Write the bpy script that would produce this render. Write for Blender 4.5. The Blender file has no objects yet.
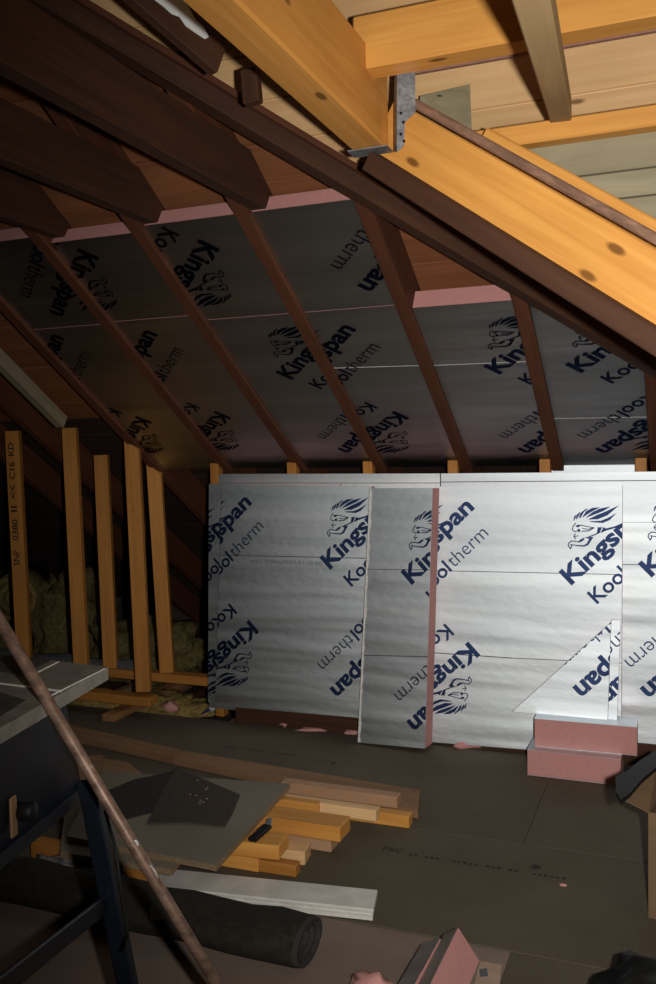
import bpy, bmesh, math, random
from mathutils import Vector, Matrix
random.seed(11)
S = bpy.context.scene
COL = S.collection
rad = math.radians
V = Vector

# ------------------------------------------------------------------ camera
F = 900.0
TH, PT, RO = rad(21.7), math.atan(43 / 900.0), 0.018
CAM = V((0, 0, 1.32))
fh = V((-math.sin(TH), math.cos(TH), 0)); r0 = V((math.cos(TH), math.sin(TH), 0)); zz = V((0, 0, 1))
FW = fh * math.cos(PT) - zz * math.sin(PT)
u0 = fh * math.sin(PT) + zz * math.cos(PT)
RT = r0 * math.cos(RO) - u0 * math.sin(RO)
UP = u0 * math.cos(RO) + r0 * math.sin(RO)
cd = bpy.data.cameras.new('camera'); cam = bpy.data.objects.new('camera', cd); COL.objects.link(cam)
cd.sensor_fit = 'VERTICAL'; cd.sensor_height = 24.0; cd.lens = 24.0 * F / 984.0
cd.clip_start = 0.02
M = Matrix((RT, UP, -FW)).transposed().to_4x4(); M.translation = CAM
cam.matrix_world = M
S.camera = cam

# ------------------------------------------------------------------ light
S.view_settings.view_transform = 'Standard'
S.view_settings.look = 'None'
S.view_settings.gamma = 1.0
S.view_settings.exposure = 0.0
w = bpy.data.worlds.new('attic_air'); S.world = w; w.use_nodes = True
w.node_tree.nodes['Background'].inputs[0].default_value = (0.75, 0.86, 1.0, 1)
w.node_tree.nodes['Background'].inputs[1].default_value = 0.004
ld = bpy.data.lights.new('camera_flash', 'SPOT'); ld.energy = 265.0; ld.shadow_soft_size = 0.022
ld.spot_size = rad(98); ld.spot_blend = 1.0; ld.color = (1.0, 0.96, 0.90)
fl = bpy.data.objects.new('camera_flash', ld); COL.objects.link(fl)
fpos = CAM + RT * 0.125 + UP * 0.01 + FW * 0.03
faim = (FW + RT * ((550 - 328) / F) + UP * ((492 - 470) / F)).normalized()
fx = faim.cross(UP).normalized(); fy = fx.cross(faim)
M2 = Matrix((fx, fy, -faim)).transposed().to_4x4(); M2.translation = fpos
fl.matrix_world = M2

# ------------------------------------------------------------------ pixel -> world
def ray(x, y): return FW + RT * ((x - 328) / F) + UP * ((492 - y) / F)
def at_t(x, y, t): return CAM + ray(x, y) * t
def on_plane(x, y, p, n):
    d = ray(x, y); return CAM + d * ((p - CAM).dot(n) / d.dot(n))
def on_z(x, y, z): return on_plane(x, y, V((0, 0, z)), V((0, 0, 1)))
def on_y(x, y, Y): return on_plane(x, y, V((0, Y, 0)), V((0, 1, 0)))

# ------------------------------------------------------------------ materials
def nodes(name, rough=0.7, metal=0.0):
    m = bpy.data.materials.new(name); m.use_nodes = True
    nt = m.node_tree; b = nt.nodes['Principled BSDF']
    b.inputs['Roughness'].default_value = rough; b.inputs['Metallic'].default_value = metal
    return m, nt, b
def N(nt, t, **k):
    n = nt.nodes.new(t)
    for a, v in k.items(): setattr(n, a, v)
    return n
def coords(nt, scale, rand=True):
    tc = N(nt, 'ShaderNodeTexCoord'); mp = N(nt, 'ShaderNodeMapping')
    mp.inputs['Scale'].default_value = scale
    if rand:
        oi = N(nt, 'ShaderNodeObjectInfo'); mu = N(nt, 'ShaderNodeMath', operation='MULTIPLY'); mu.inputs[1].default_value = 41.0
        nt.links.new(oi.outputs['Random'], mu.inputs[0])
        ad = N(nt, 'ShaderNodeVectorMath', operation='ADD')
        nt.links.new(tc.outputs['Object'], ad.inputs[0]); nt.links.new(mu.outputs[0], ad.inputs[1])
        nt.links.new(ad.outputs[0], mp.inputs['Vector'])
    else:
        nt.links.new(tc.outputs['Object'], mp.inputs['Vector'])
    return mp.outputs[0]
def ramp(nt, fac, stops):
    r = N(nt, 'ShaderNodeValToRGB'); e = r.color_ramp.elements
    e[0].position, e[0].color = stops[0][0], (*stops[0][1], 1)
    e[1].position, e[1].color = stops[-1][0], (*stops[-1][1], 1)
    for p, c in stops[1:-1]:
        q = e.new(p); q.color = (*c, 1)
    nt.links.new(fac, r.inputs[0]); return r.outputs[0]
def noise(nt, vec, scale=1, detail=4, rough=0.6, dist=0.0):
    n = N(nt, 'ShaderNodeTexNoise'); n.inputs['Scale'].default_value = scale; n.inputs['Detail'].default_value = detail
    n.inputs['Roughness'].default_value = rough; n.inputs['Distortion'].default_value = dist
    nt.links.new(vec, n.inputs['Vector']); return n.outputs['Fac']
def bump(nt, b, h, strength=0.3, dist=0.01):
    k = N(nt, 'ShaderNodeBump'); k.inputs['Strength'].default_value = strength; k.inputs['Distance'].default_value = dist
    nt.links.new(h, k.inputs['Height']); nt.links.new(k.outputs[0], b.inputs['Normal'])
def mixc(nt, fac, a, b, mode='MIX'):
    m = N(nt, 'ShaderNodeMix', data_type='RGBA', blend_type=mode)
    for s, v in ((0, fac), (6, a), (7, b)):
        if hasattr(v, 'links') or hasattr(v, 'is_linked'): nt.links.new(v, m.inputs[s])
        else: m.inputs[s].default_value = v if s == 0 else (*v, 1)
    return m.outputs[2]

def wood(name, light, dark, rough=0.6, knot=0.0, grain=(1.6, 38, 38), spec=0.3):
    m, nt, b = nodes(name, rough)
    b.inputs['Specular IOR Level'].default_value = spec
    v = coords(nt, grain)
    n = noise(nt, v, 1.0, 5, 0.62, 0.6)
    c = ramp(nt, n, [(0.32, dark), (0.52, tuple((p + q) / 2 for p, q in zip(light, dark))), (0.68, light)])
    v2 = coords(nt, (2.2, 5, 5))
    big = noise(nt, v2, 1.0, 2)
    c = mixc(nt, 0.35, c, ramp(nt, big, [(0.3, tuple(x * 0.62 for x in light)), (0.7, light)]))
    if knot:
        vk = coords(nt, (3.6, 9, 9)); vo = N(nt, 'ShaderNodeTexVoronoi'); vo.inputs['Scale'].default_value = 1.0
        nt.links.new(vk, vo.inputs['Vector'])
        kf = ramp(nt, vo.outputs['Distance'], [(knot * 0.55, (1, 1, 1)), (knot, (0, 0, 0))])
        c = mixc(nt, kf, c, tuple(x * 0.38 for x in dark))
    oi = N(nt, 'ShaderNodeObjectInfo')
    c = mixc(nt, 1.0, c, ramp(nt, oi.outputs['Random'], [(0.0, (0.86, 0.83, 0.8)), (1.0, (1, 1, 1))]), 'MULTIPLY')
    nt.links.new(c, b.inputs['Base Color'])
    bump(nt, b, n, 0.25, 0.004)
    return m
def plain(name, col, rough=0.7, metal=0.0, var=0.25, scale=20, bmp=0.15, spec=0.3, col2=None):
    m, nt, b = nodes(name, rough, metal)
    b.inputs['Specular IOR Level'].default_value = spec
    n = noise(nt, coords(nt, (scale,) * 3), 1.0, 5, 0.6)
    c = ramp(nt, n, [(0.3, tuple(x * (1 - var) for x in (col2 or col))), (0.7, tuple(min(1, x * (1 + var * 0.4)) for x in col))])
    nt.links.new(c, b.inputs['Base Color'])
    if bmp: bump(nt, b, n, bmp, 0.006)
    return m

PINE = wood('new_pine', (0.84, 0.42, 0.10), (0.60, 0.25, 0.05), 0.5, 0.11)
PINEP = wood('pale_pine', (0.90, 0.60, 0.31), (0.72, 0.43, 0.19), 0.55, 0.10, (1.2, 26, 26))
PINER = wood('rosy_pine', (0.58, 0.36, 0.22), (0.42, 0.24, 0.13), 0.6, 0.10)
STUDW = wood('stud_pine', (0.60, 0.27, 0.06), (0.40, 0.155, 0.03), 0.55, 0.12)
OLD = wood('old_timber', (0.085, 0.034, 0.016), (0.036, 0.015, 0.008), 0.75, 0.0, (2.5, 30, 30))
OLDR = wood('old_rafter_timber', (0.135, 0.045, 0.019), (0.060, 0.021, 0.010), 0.75, 0.0, (2.5, 34, 34))
SARK = wood('old_sarking', (0.30, 0.115, 0.045), (0.17, 0.062, 0.026), 0.8, 0.08, (1.2, 18, 18))
SARKD = wood('dark_sarking', (0.05, 0.025, 0.014), (0.025, 0.014, 0.009), 0.9, 0.0, (1.2, 18, 18))
LITW = wood('pale_lit_timber', (0.36, 0.29, 0.19), (0.22, 0.18, 0.11), 0.8, 0.06, (2, 30, 30))
STRUT = wood('dusty_pine', (0.52, 0.37, 0.19), (0.40, 0.26, 0.12), 0.7, 0.05)
GREYW = wood('grey_green_timber', (0.40, 0.36, 0.24), (0.25, 0.23, 0.15), 0.8, 0.05, (2, 24, 24))
BARK = wood('dirty_sawn_edge', (0.36, 0.20, 0.13), (0.06, 0.035, 0.025), 0.9, 0.0, (14, 60, 60))
LATH2 = wood('orange_brown_joist', (0.40, 0.20, 0.08), (0.26, 0.12, 0.045), 0.7, 0.05)
FLOORB = wood('floorboard_brown', (0.30, 0.215, 0.165), (0.21, 0.15, 0.115), 0.8, 0.05, (1.4, 22, 22))
LATH = wood('flat_board_brown', (0.33, 0.195, 0.105), (0.22, 0.125, 0.066), 0.75, 0.05)

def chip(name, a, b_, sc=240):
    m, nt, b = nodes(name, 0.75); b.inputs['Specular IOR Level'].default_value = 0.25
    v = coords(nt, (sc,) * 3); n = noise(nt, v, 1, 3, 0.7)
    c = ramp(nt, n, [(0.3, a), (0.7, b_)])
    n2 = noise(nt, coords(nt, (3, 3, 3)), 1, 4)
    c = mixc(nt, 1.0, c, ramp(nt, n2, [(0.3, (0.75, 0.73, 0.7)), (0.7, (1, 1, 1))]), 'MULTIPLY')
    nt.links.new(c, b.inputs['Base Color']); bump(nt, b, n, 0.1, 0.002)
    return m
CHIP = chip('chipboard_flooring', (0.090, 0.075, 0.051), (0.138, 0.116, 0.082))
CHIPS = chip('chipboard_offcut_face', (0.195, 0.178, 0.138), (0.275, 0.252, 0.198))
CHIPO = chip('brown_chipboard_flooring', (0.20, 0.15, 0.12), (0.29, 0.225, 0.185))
CHIPE = chip('chipboard_edge', (0.20, 0.13, 0.07), (0.42, 0.30, 0.19), 170)

def foil(name, dk_lt):
    m, nt, b = nodes(name, 0.52, 1.0)
    v = coords(nt, (0.5, 9, 4)); n = noise(nt, v, 1, 3, 0.5)
    c = ramp(nt, n, dk_lt)
    nt.links.new(c, b.inputs['Base Color'])
    g = N(nt, 'ShaderNodeBsdfAnisotropic', distribution='BECKMANN'); g.inputs['Roughness'].default_value = 0.565
    nt.links.new(c, g.inputs['Color'])
    n2 = noise(nt, coords(nt, (22, 40, 22)), 1, 4, 0.6)
    n3 = noise(nt, coords(nt, (0.7, 6.5, 6.5)), 1, 2, 0.5)
    ad = N(nt, 'ShaderNodeMath', operation='MULTIPLY_ADD'); nt.links.new(n3, ad.inputs[0]); ad.inputs[1].default_value = 17.0; nt.links.new(n2, ad.inputs[2])
    bump(nt, b, ad.outputs[0], 0.22, 0.004)
    k = [q for q in nt.nodes if q.type == 'BUMP'][0]
    nt.links.new(k.outputs[0], g.inputs['Normal'])
    mx = N(nt, 'ShaderNodeMixShader'); mx.inputs[0].default_value = 0.07
    nt.links.new(g.outputs[0], mx.inputs[1]); nt.links.new(b.outputs[0], mx.inputs[2])
    nt.links.new(mx.outputs[0], nt.nodes['Material Output'].inputs['Surface'])
    return m
FOIL = foil('aluminium_foil', [(0.32, (0.68, 0.745, 0.79)), (0.7, (0.86, 0.92, 0.96))])  # bluish ambient reflection is put into the foil's base colour
INK = foil('navy_ink_over_foil', [(0.32, (0.028, 0.046, 0.125)), (0.7, (0.042, 0.068, 0.17))])
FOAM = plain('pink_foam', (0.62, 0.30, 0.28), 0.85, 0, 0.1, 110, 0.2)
FOAMD = plain('shaded_pink_foam', (0.30, 0.155, 0.115), 0.9, 0, 0.2, 60, 0.2)  # foam colour darkened to look shaded under the purlin
GINK = plain('grey_ink', (0.10, 0.11, 0.13), 0.6, 0, 0.3, 200, 0)
BINK = plain('black_marker', (0.02, 0.015, 0.012), 0.7, 0, 0.3, 100, 0)
SEAMD = plain('dark_seam', (0.10, 0.11, 0.12), 0.6, 0.3, 0.4, 60, 0)
SEAML = plain('bright_foil_tape', (0.86, 0.82, 0.78), 0.6, 0.1, 0.3, 90, 0.3)
GALV = plain('galvanised_steel', (0.34, 0.36, 0.38), 0.5, 0.75, 0.45, 90, 0.1)
WHITEP = plain('white_paint', (0.74, 0.76, 0.76), 0.6, 0, 0.12, 30, 0.2)
SKIRT = plain('white_gloss_paint', (0.72, 0.70, 0.65), 0.45, 0, 0.2, 14, 0.05, 0.4)
BLUE = plain('dark_blue_enamel', (0.006, 0.010, 0.019), 0.45, 0.1, 0.5, 12, 0.05, 0.5)
TABLE = plain('cast_grey_metal', (0.24, 0.225, 0.19), 0.55, 0.25, 0.3, 25, 0.05)
TABLED = plain('dark_table_insert', (0.075, 0.07, 0.062), 0.6, 0.2, 0.3, 25, 0.05)
FELT2 = plain('brown_black_felt', (0.070, 0.056, 0.046), 0.9, 0, 0.5, 140, 0.5)
FELT = plain('black_roofing_felt', (0.040, 0.036, 0.032), 0.9, 0, 0.5, 120, 0.5)
ROLLM = plain('olive_black_felt', (0.024, 0.020, 0.014), 0.9, 0, 0.45, 40, 0.5)
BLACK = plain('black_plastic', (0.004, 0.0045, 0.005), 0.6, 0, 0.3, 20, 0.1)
CARD = plain('brown_cardboard', (0.18, 0.112, 0.06), 0.85, 0, 0.15, 25, 0.1)
CARDP = plain('pale_cardboard', (0.40, 0.29, 0.22), 0.85, 0, 0.15, 25, 0.1)
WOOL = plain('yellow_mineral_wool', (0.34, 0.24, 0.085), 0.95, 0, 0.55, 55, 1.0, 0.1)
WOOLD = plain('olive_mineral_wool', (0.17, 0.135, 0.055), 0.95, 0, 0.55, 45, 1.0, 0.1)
PLASTIC = plain('grey_polythene', (0.22, 0.22, 0.22), 0.3, 0, 0.5, 18, 0.8, 0.6)
DUCT = plain('grey_duct', (0.12, 0.125, 0.135), 0.5, 0.1, 0.3, 30, 0.1)
STONE = plain('dark_masonry', (0.07, 0.05, 0.04), 0.9, 0, 0.5, 9, 0.5)
WHITES = plain('white_sheet', (0.86, 0.86, 0.85), 0.5, 0, 0.05, 9, 0.1)
TUBEM = plain('sealant_tube_white', (0.62, 0.62, 0.66), 0.4, 0, 0.1, 20, 0)
TUBEB = plain('sealant_tube_blue', (0.02, 0.03, 0.10), 0.4, 0, 0.1, 20, 0)

def pipe_mat():
    m, nt, b = nodes('rusty_splashed_steel', 0.5, 0.35)
    n = noise(nt, coords(nt, (9, 40, 40)), 1, 5, 0.7)
    c = ramp(nt, n, [(0.3, (0.085, 0.050, 0.036)), (0.52, (0.22, 0.135, 0.095)), (0.66, (0.28, 0.19, 0.145)), (0.71, (0.55, 0.50, 0.45))])
    nt.links.new(c, b.inputs['Base Color']); bump(nt, b, n, 0.2, 0.002)
    return m
PIPE = pipe_mat()

# ------------------------------------------------------------------ object helpers
WM = {}
def link(name, me, mat, parent=None, world=None):
    o = bpy.data.objects.new(name, me); COL.objects.link(o)
    if me is not None and mat is not None and not me.materials: me.materials.append(mat)
    world = world or Matrix.Identity(4)
    if parent is not None:
        o.parent = parent; o.matrix_basis = WM[parent.name].inverted() @ world
    else:
        o.matrix_basis = world
    WM[o.name] = world
    return o
def tag(o, label=None, cat=None, group=None, kind=None):
    if label: o['label'] = label
    if cat: o['category'] = cat
    if group: o['group'] = group
    if kind: o['kind'] = kind
    return o
def empty(name, loc, label=None, cat=None, group=None, kind=None, world=None):
    o = bpy.data.objects.new(name, None); COL.objects.link(o); o.empty_display_size = 0.05
    o.matrix_basis = world or Matrix.Translation(loc); WM[o.name] = o.matrix_basis.copy()
    return tag(o, label, cat, group, kind)
def done(bm, name, smooth=False):
    bmesh.ops.recalc_face_normals(bm, faces=bm.faces)
    me = bpy.data.meshes.new(name); bm.to_mesh(me); bm.free()
    if smooth:
        for p in me.polygons: p.use_smooth = True
    return me
def bm_box(bm, lo, hi, bevel=0.0):
    r = bmesh.ops.create_cube(bm, size=1.0)
    lo, hi = V(lo), V(hi)
    for v in r['verts']:
        v.co = V(((lo[i] + hi[i]) / 2 + v.co[i] * (hi[i] - lo[i]) for i in range(3)))
    if bevel:
        es = list({e for v in r['verts'] for e in v.link_edges})
        bmesh.ops.bevel(bm, geom=es, offset=bevel, segments=1, affect='EDGES')
def frame(a, b, up=(0, 0, 1)):
    x = (b - a).normalized(); up = V(up)
    z = (up - x * up.dot(x)).normalized(); y = z.cross(x)
    m = Matrix((x, y, z)).transposed().to_4x4(); m.translation = a
    return m, (b - a).length
def cut(bm, world, cuts):
    inv = world.inverted()
    for co, no in cuts:
        lc = inv @ V(co); ln = (inv.to_3x3() @ V(no)).normalized()
        g = bmesh.ops.bisect_plane(bm, geom=list(bm.verts) + list(bm.edges) + list(bm.faces), plane_co=lc, plane_no=ln, clear_outer=True)
        ed = [e for e in g['geom_cut'] if isinstance(e, bmesh.types.BMEdge)]
        if ed: bmesh.ops.contextual_create(bm, geom=ed)
# beam: axis a->b; ay, az shift the section (0 = centred, 1 = section lies on the + side, -1 on the - side)
def beam(name, a, b, w_, h_, mat, parent=None, up=(0, 0, 1), ay=0, az=0, bevel=0.003, cuts=()):
    m, L = frame(V(a), V(b), up)
    bm = bmesh.new()
    bm_box(bm, (0, w_ * (ay - 1) / 2, h_ * (az - 1) / 2), (L, w_ * (ay + 1) / 2, h_ * (az + 1) / 2), bevel)
    if cuts: cut(bm, m, cuts)
    return link(name, done(bm, name), mat, parent, m)
def prism_px(name, pts, thick, mat, parent=None, down=True):
    """pts: world points of the top face; extruded straight down by thick"""
    o = sum(pts, V((0, 0, 0))) / len(pts); bm = bmesh.new()
    t = [bm.verts.new(p - o) for p in pts]; q = [bm.verts.new(p - o - V((0, 0, thick))) for p in pts]
    bm.faces.new(t); bm.faces.new(q[::-1]); n = len(pts)
    for i in range(n): bm.faces.new((t[i], t[(i + 1) % n], q[(i + 1) % n], q[i]))
    return link(name, done(bm, name), mat, parent, Matrix.Translation(o))
def tube(name, pts, rads, mat, parent=None, seg=14, closed=True):
    o = pts[0]; bm = bmesh.new(); rings = []
    for i, p in enumerate(pts):
        d = (pts[min(i + 1, len(pts) - 1)] - pts[max(i - 1, 0)]).normalized()
        a = d.cross(V((0.3, 0.1, 1))).normalized(); b = d.cross(a)
        r = rads[i] if isinstance(rads, (list, tuple)) else rads
        rings.append([bm.verts.new(p - o + (a * math.cos(2 * math.pi * k / seg) + b * math.sin(2 * math.pi * k / seg)) * r) for k in range(seg)])
    for i in range(len(rings) - 1):
        for k in range(seg): bm.faces.new((rings[i][k], rings[i][(k + 1) % seg], rings[i + 1][(k + 1) % seg], rings[i + 1][k]))
    if closed: bm.faces.new(rings[0][::-1]); bm.faces.new(rings[-1])
    return link(name, done(bm, name, True), mat, parent, Matrix.Translation(o))
def lump(name, c, size, mat, parent=None, seed=0, rough=0.2, sub=3, rotz=0.0, freq=2.0, flat=True):
    from mathutils import noise as mn
    bm = bmesh.new(); bmesh.ops.create_icosphere(bm, subdivisions=sub, radius=1.0)
    for v in bm.verts:
        k = 1 + rough * mn.noise(v.co * freq + V((seed * 3.7, seed, 0))) + rough * 0.5 * mn.noise(v.co * freq * 2.7 + V((seed, 0, seed)))
        v.co *= k
        if flat and v.co.z < -0.62: v.co.z = -0.62
        v.co = V((v.co.x * size[0], v.co.y * size[1], v.co.z * size[2]))
    return link(name, done(bm, name, True), mat, parent, Matrix.Translation(c) @ Matrix.Rotation(rotz, 4, 'Z'))

# ------------------------------------------------------------------ printed facing
_fc = {}
def text_mesh(s, cap, length, bold=0.0):
    key = (s, cap, length, bold)
    if key in _fc: return _fc[key]
    cu = bpy.data.curves.new('lettering', 'FONT'); cu.body = s; cu.offset = bold; cu.resolution_u = 3
    o = bpy.data.objects.new('lettering', cu); COL.objects.link(o)
    bpy.context.view_layer.update()
    me = bpy.data.meshes.new_from_object(o.evaluated_get(bpy.context.evaluated_depsgraph_get()))
    bpy.data.objects.remove(o); bpy.data.curves.remove(cu)
    x0 = min(v.co.x for v in me.vertices); x1 = max(v.co.x for v in me.vertices); y1 = max(v.co.y for v in me.vertices)
    tri = [[(me.vertices[i].co.x - x0, me.vertices[i].co.y) for i in p.vertices] for p in me.polygons]
    sx, sy = length / (x1 - x0), cap / y1
    tri = [[(x * sx, y * sy) for x, y in t] for t in tri]
    bpy.data.meshes.remove(me)
    _fc[key] = tri
    return tri
LK = 0.46
def rot2(ps, a, dx=0, dy=0):
    c, s = math.cos(a), math.sin(a)
    return [(x * c - y * s + dx, x * s + y * c + dy) for x, y in ps]
def brand_text():
    a = rad(44); out = []
    first = [rot2(t, a) for t in text_mesh('Kingspan', 0.074, LK, 0.033)]
    for t in text_mesh('Kool', 0.061, 0.175, 0.018): out.append(rot2(t, a, 0.105, -0.075))
    c, s = math.cos(a), math.sin(a)
    for t in text_mesh('therm', 0.061, 0.215, -0.008): out.append(rot2(t, a, 0.105 + 0.187 * c, -0.075 + 0.187 * s))
    return first, out
def lion_logo():
    k = 1 / (9.37 * 242.6); out = []
    def P(ps): return [((x - 105) * k, (890 - y) * k) for x, y in ps]
    def fill(*ps): out.append(P(ps))
    def stroke(wd, *ps):
        for (x0, y0), (x1, y1) in zip(ps, ps[1:]):
            l = math.hypot(x1 - x0, y1 - y0) or 1; nx, ny = -(y1 - y0) / l * wd / 2, (x1 - x0) / l * wd / 2
            ex, ey = (x1 - x0) / l * wd * .3, (y1 - y0) / l * wd * .3
            out.append(P([(x0 + nx - ex, y0 + ny - ey), (x1 + nx + ex, y1 + ny + ey), (x1 - nx + ex, y1 - ny + ey), (x0 - nx - ex, y0 - ny - ey)]))
    def leaf(*ps):   # upper edge then lower edge, as quads between them
        h = len(ps) // 2
        up, lo = ps[:h], ps[h:][::-1]
        for i in range(h - 1): out.append(P([up[i], up[i + 1], lo[i + 1], lo[i]]))
    leaf((128, 278), (135, 236), (152, 222), (156, 226), (148, 250), (134, 278))
    leaf((150, 264), (158, 222), (184, 196), (190, 200), (178, 232), (158, 264))
    leaf((178, 250), (192, 204), (245, 162), (262, 160), (222, 200), (194, 250))
    leaf((210, 243), (245, 185), (300, 155), (368, 148), (368, 152), (315, 180), (262, 212), (218, 243))
    leaf((240, 247), (305, 192), (370, 160), (460, 141), (460, 144), (405, 182), (330, 214), (246, 248))
    leaf((265, 262), (340, 222), (410, 192), (538, 130), (538, 133), (440, 222), (350, 262), (272, 265))
    leaf((266, 282), (380, 274), (440, 248), (515, 203), (515, 206), (455, 270), (395, 296), (300, 290))
    fill((143, 328), (170, 314), (205, 320), (168, 342))
    stroke(9, (150, 300), (126, 328), (117, 362), (138, 380), (165, 374))
    fill((162, 362), (184, 350), (194, 376), (176, 388))
    stroke(8, (196, 318), (240, 328), (312, 341), (262, 358), (212, 350))
    stroke(10, (206, 376), (268, 372), (316, 342))
    stroke(11, (270, 428), (335, 402), (368, 378))
    leaf((350, 334), (372, 338), (392, 328), (380, 360), (366, 392), (340, 404))
    leaf((402, 334), (424, 346), (500, 326), (582, 288), (582, 303), (505, 342), (430, 366), (372, 392))
    stroke(9, (148, 402), (132, 425), (148, 450))
    stroke(8, (140, 428), (172, 420))
    leaf((238, 430), (280, 430), (312, 428), (296, 455), (268, 448), (240, 438))
    leaf((276, 440), (252, 488), (225, 508), (150, 507), (150, 517), (225, 523), (266, 506), (304, 440))
    leaf((160, 480), (196, 452), (232, 434), (226, 458), (195, 480), (168, 484))
    stroke(9, (150, 512), (108, 505)); stroke(10, (84, 492), (110, 470), (160, 474))
    stroke(10, (84, 492), (80, 515), (100, 545), (112, 520), (104, 502))
    return out
BTK, BTL = brand_text(); LL = lion_logo()
def flat_mesh(name, faces, poly, tf, n=0.0016, relief=0.0):
    bm = bmesh.new()
    for f in faces:
        vs = [bm.verts.new((*tf(x, y), n)) for x, y in f]
        try: bm.faces.new(vs)
        except ValueError: pass
    cx = sum(p[0] for p in poly) / len(poly); cy = sum(p[1] for p in poly) / len(poly)
    for i in range(len(poly)):
        p, q = poly[i], poly[(i + 1) % len(poly)]
        no = V((q[1] - p[1], -(q[0] - p[0]), 0))
        if no.dot(V((cx - p[0], cy - p[1], 0))) > 0: no = -no
        bmesh.ops.bisect_plane(bm, geom=list(bm.verts) + list(bm.edges) + list(bm.faces), plane_co=V((p[0], p[1], 0)), plane_no=no.normalized(), clear_outer=True)
    if not bm.faces: bm.free(); return None
    for f in bm.faces:
        f.normal_update()
        if f.normal.z < 0: f.normal_flip()
    me = bpy.data.meshes.new(name); bm.to_mesh(me); bm.free()
    return me

def slab(name, poly, n0, n1, mat, parent, bevel=0):
    bm = bmesh.new()
    a = [bm.verts.new((x, y, n1)) for x, y in poly]; b = [bm.verts.new((x, y, n0)) for x, y in poly]
    bm.faces.new(a); bm.faces.new(b[::-1]); k = len(poly)
    for i in range(k): bm.faces.new((a[i], b[i], b[(i + 1) % k], a[(i + 1) % k]))
    return link(name, done(bm, name), mat, parent, WM[parent.name])
E44 = (math.cos(rad(44)) * LK, math.sin(rad(44)) * LK)
def board(label, O, U, W, corners, thick, prints=(), seams=(), seam_mat=None, name='insulation_board', cat='insulation board', group=None, extra=(), wrap=(), back=False):
    """corners: world points (on the plane) or (u,v). prints: (kind, px, py) kind 'K' start upright, 'E' end upright, 'k','e' flipped"""
    U = U.normalized(); W = (W - U * W.dot(U)).normalized(); Nn = U.cross(W)
    m = Matrix((U, W, Nn)).transposed().to_4x4(); m.translation = O
    root = empty(name, O, label, cat, group, world=m)
    loc = lambda p: ((p - O).dot(U), (p - O).dot(W))
    poly = [loc(c) if isinstance(c, Vector) else c for c in corners]
    slab('foam_core', poly, -thick, -0.001, FOAM, root)
    slab('foil_facing', poly, -0.001, 0.0008, FOIL, root)
    if back: slab('foil_backing', poly, -thick - 0.001, -thick, FOIL, root)
    for kind, px, py in prints:
        u, v = loc(on_plane(px, py, O, Nn)) if py is not None else px
        sg = 1 if kind in 'KE' else -1
        if kind in 'Ee': u -= sg * E44[0]; v -= sg * E44[1]
        tf = lambda x, y: (u + sg * x, v + sg * y)
        for nm, fs in (('lettering', BTK), ('lettering', BTL), ('lion_logo', LL)):
            me = flat_mesh(nm, fs, poly, tf)
            if me: link(nm, me, INK, root, m)
    for s in seams:
        (x0, y0), (x1, y1), wd = s
        a, b = loc(on_plane(x0, y0, O, Nn)), loc(on_plane(x1, y1, O, Nn))
        me = flat_mesh('foil_seam', [[(a[0], a[1] - wd / 2), (b[0], b[1] - wd / 2), (b[0], b[1] + wd / 2), (a[0], a[1] + wd / 2)]], poly, lambda x, y: (x, y), 0.0013)
        if me: link('foil_seam', me, seam_mat or SEAMD, root, m)
    for nm, fs, mat in extra:
        me = flat_mesh(nm, fs, poly, lambda x, y: (x, y))
        if me: link(nm, me, mat, root, m)
    for (u0_, v0_), (u1_, v1_) in wrap:      # ragged strip of foil wrapped over an edge
        bm = bmesh.new(); k = 26; prev = None
        L = math.hypot(u1_ - u0_, v1_ - v0_)
        px_, py_ = -(v1_ - v0_) / L, (u1_ - u0_) / L
        for i in range(k + 1):
            f = i / k; ww = 0.004 + 0.009 * random.random()
            bu, bv = u0_ + (u1_ - u0_) * f, v0_ + (v1_ - v0_) * f
            row = [bm.verts.new((bu + px_ * 0.003, bv + py_ * 0.003, -0.012)), bm.verts.new((bu + px_ * 0.002, bv + py_ * 0.002, 0.004 + 0.003 * random.random())),
                   bm.verts.new((bu - px_ * ww, bv - py_ * ww, 0.002 + 0.003 * random.random()))]
            if prev:
                for j in range(2): bm.faces.new((prev[j], prev[j + 1], row[j + 1], row[j]))
            prev = row
        link('foil_lip', done(bm, 'foil_lip'), SEAML, root, m)
    return root

# ================================================================== STRUCTURE
YW = 3.88                    # line of the knee wall
ZW, TN = 1.27, 0.625         # rafter underside at the knee wall, roof pitch
PITCH = math.atan(TN)
RP = V((0, YW, ZW)); RN = V((0, -math.sin(PITCH), -math.cos(PITCH)))      # roof underside plane, normal into the room
RV = V((0, -math.cos(PITCH), math.sin(PITCH)))                            # up the slope
def roof(x, y, off=0.0): return V((x, y, ZW + TN * (YW - y))) - RN * off
def roof_px(x, y, off=0.0): return on_plane(x, y, RP - RN * off, RN)
H0 = roof_px(355, 190)
HD = V((1, 1, -TN))
def hip_x(y): return H0.x + (y - H0.y)
RD = 0.15                    # rafter depth

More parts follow.
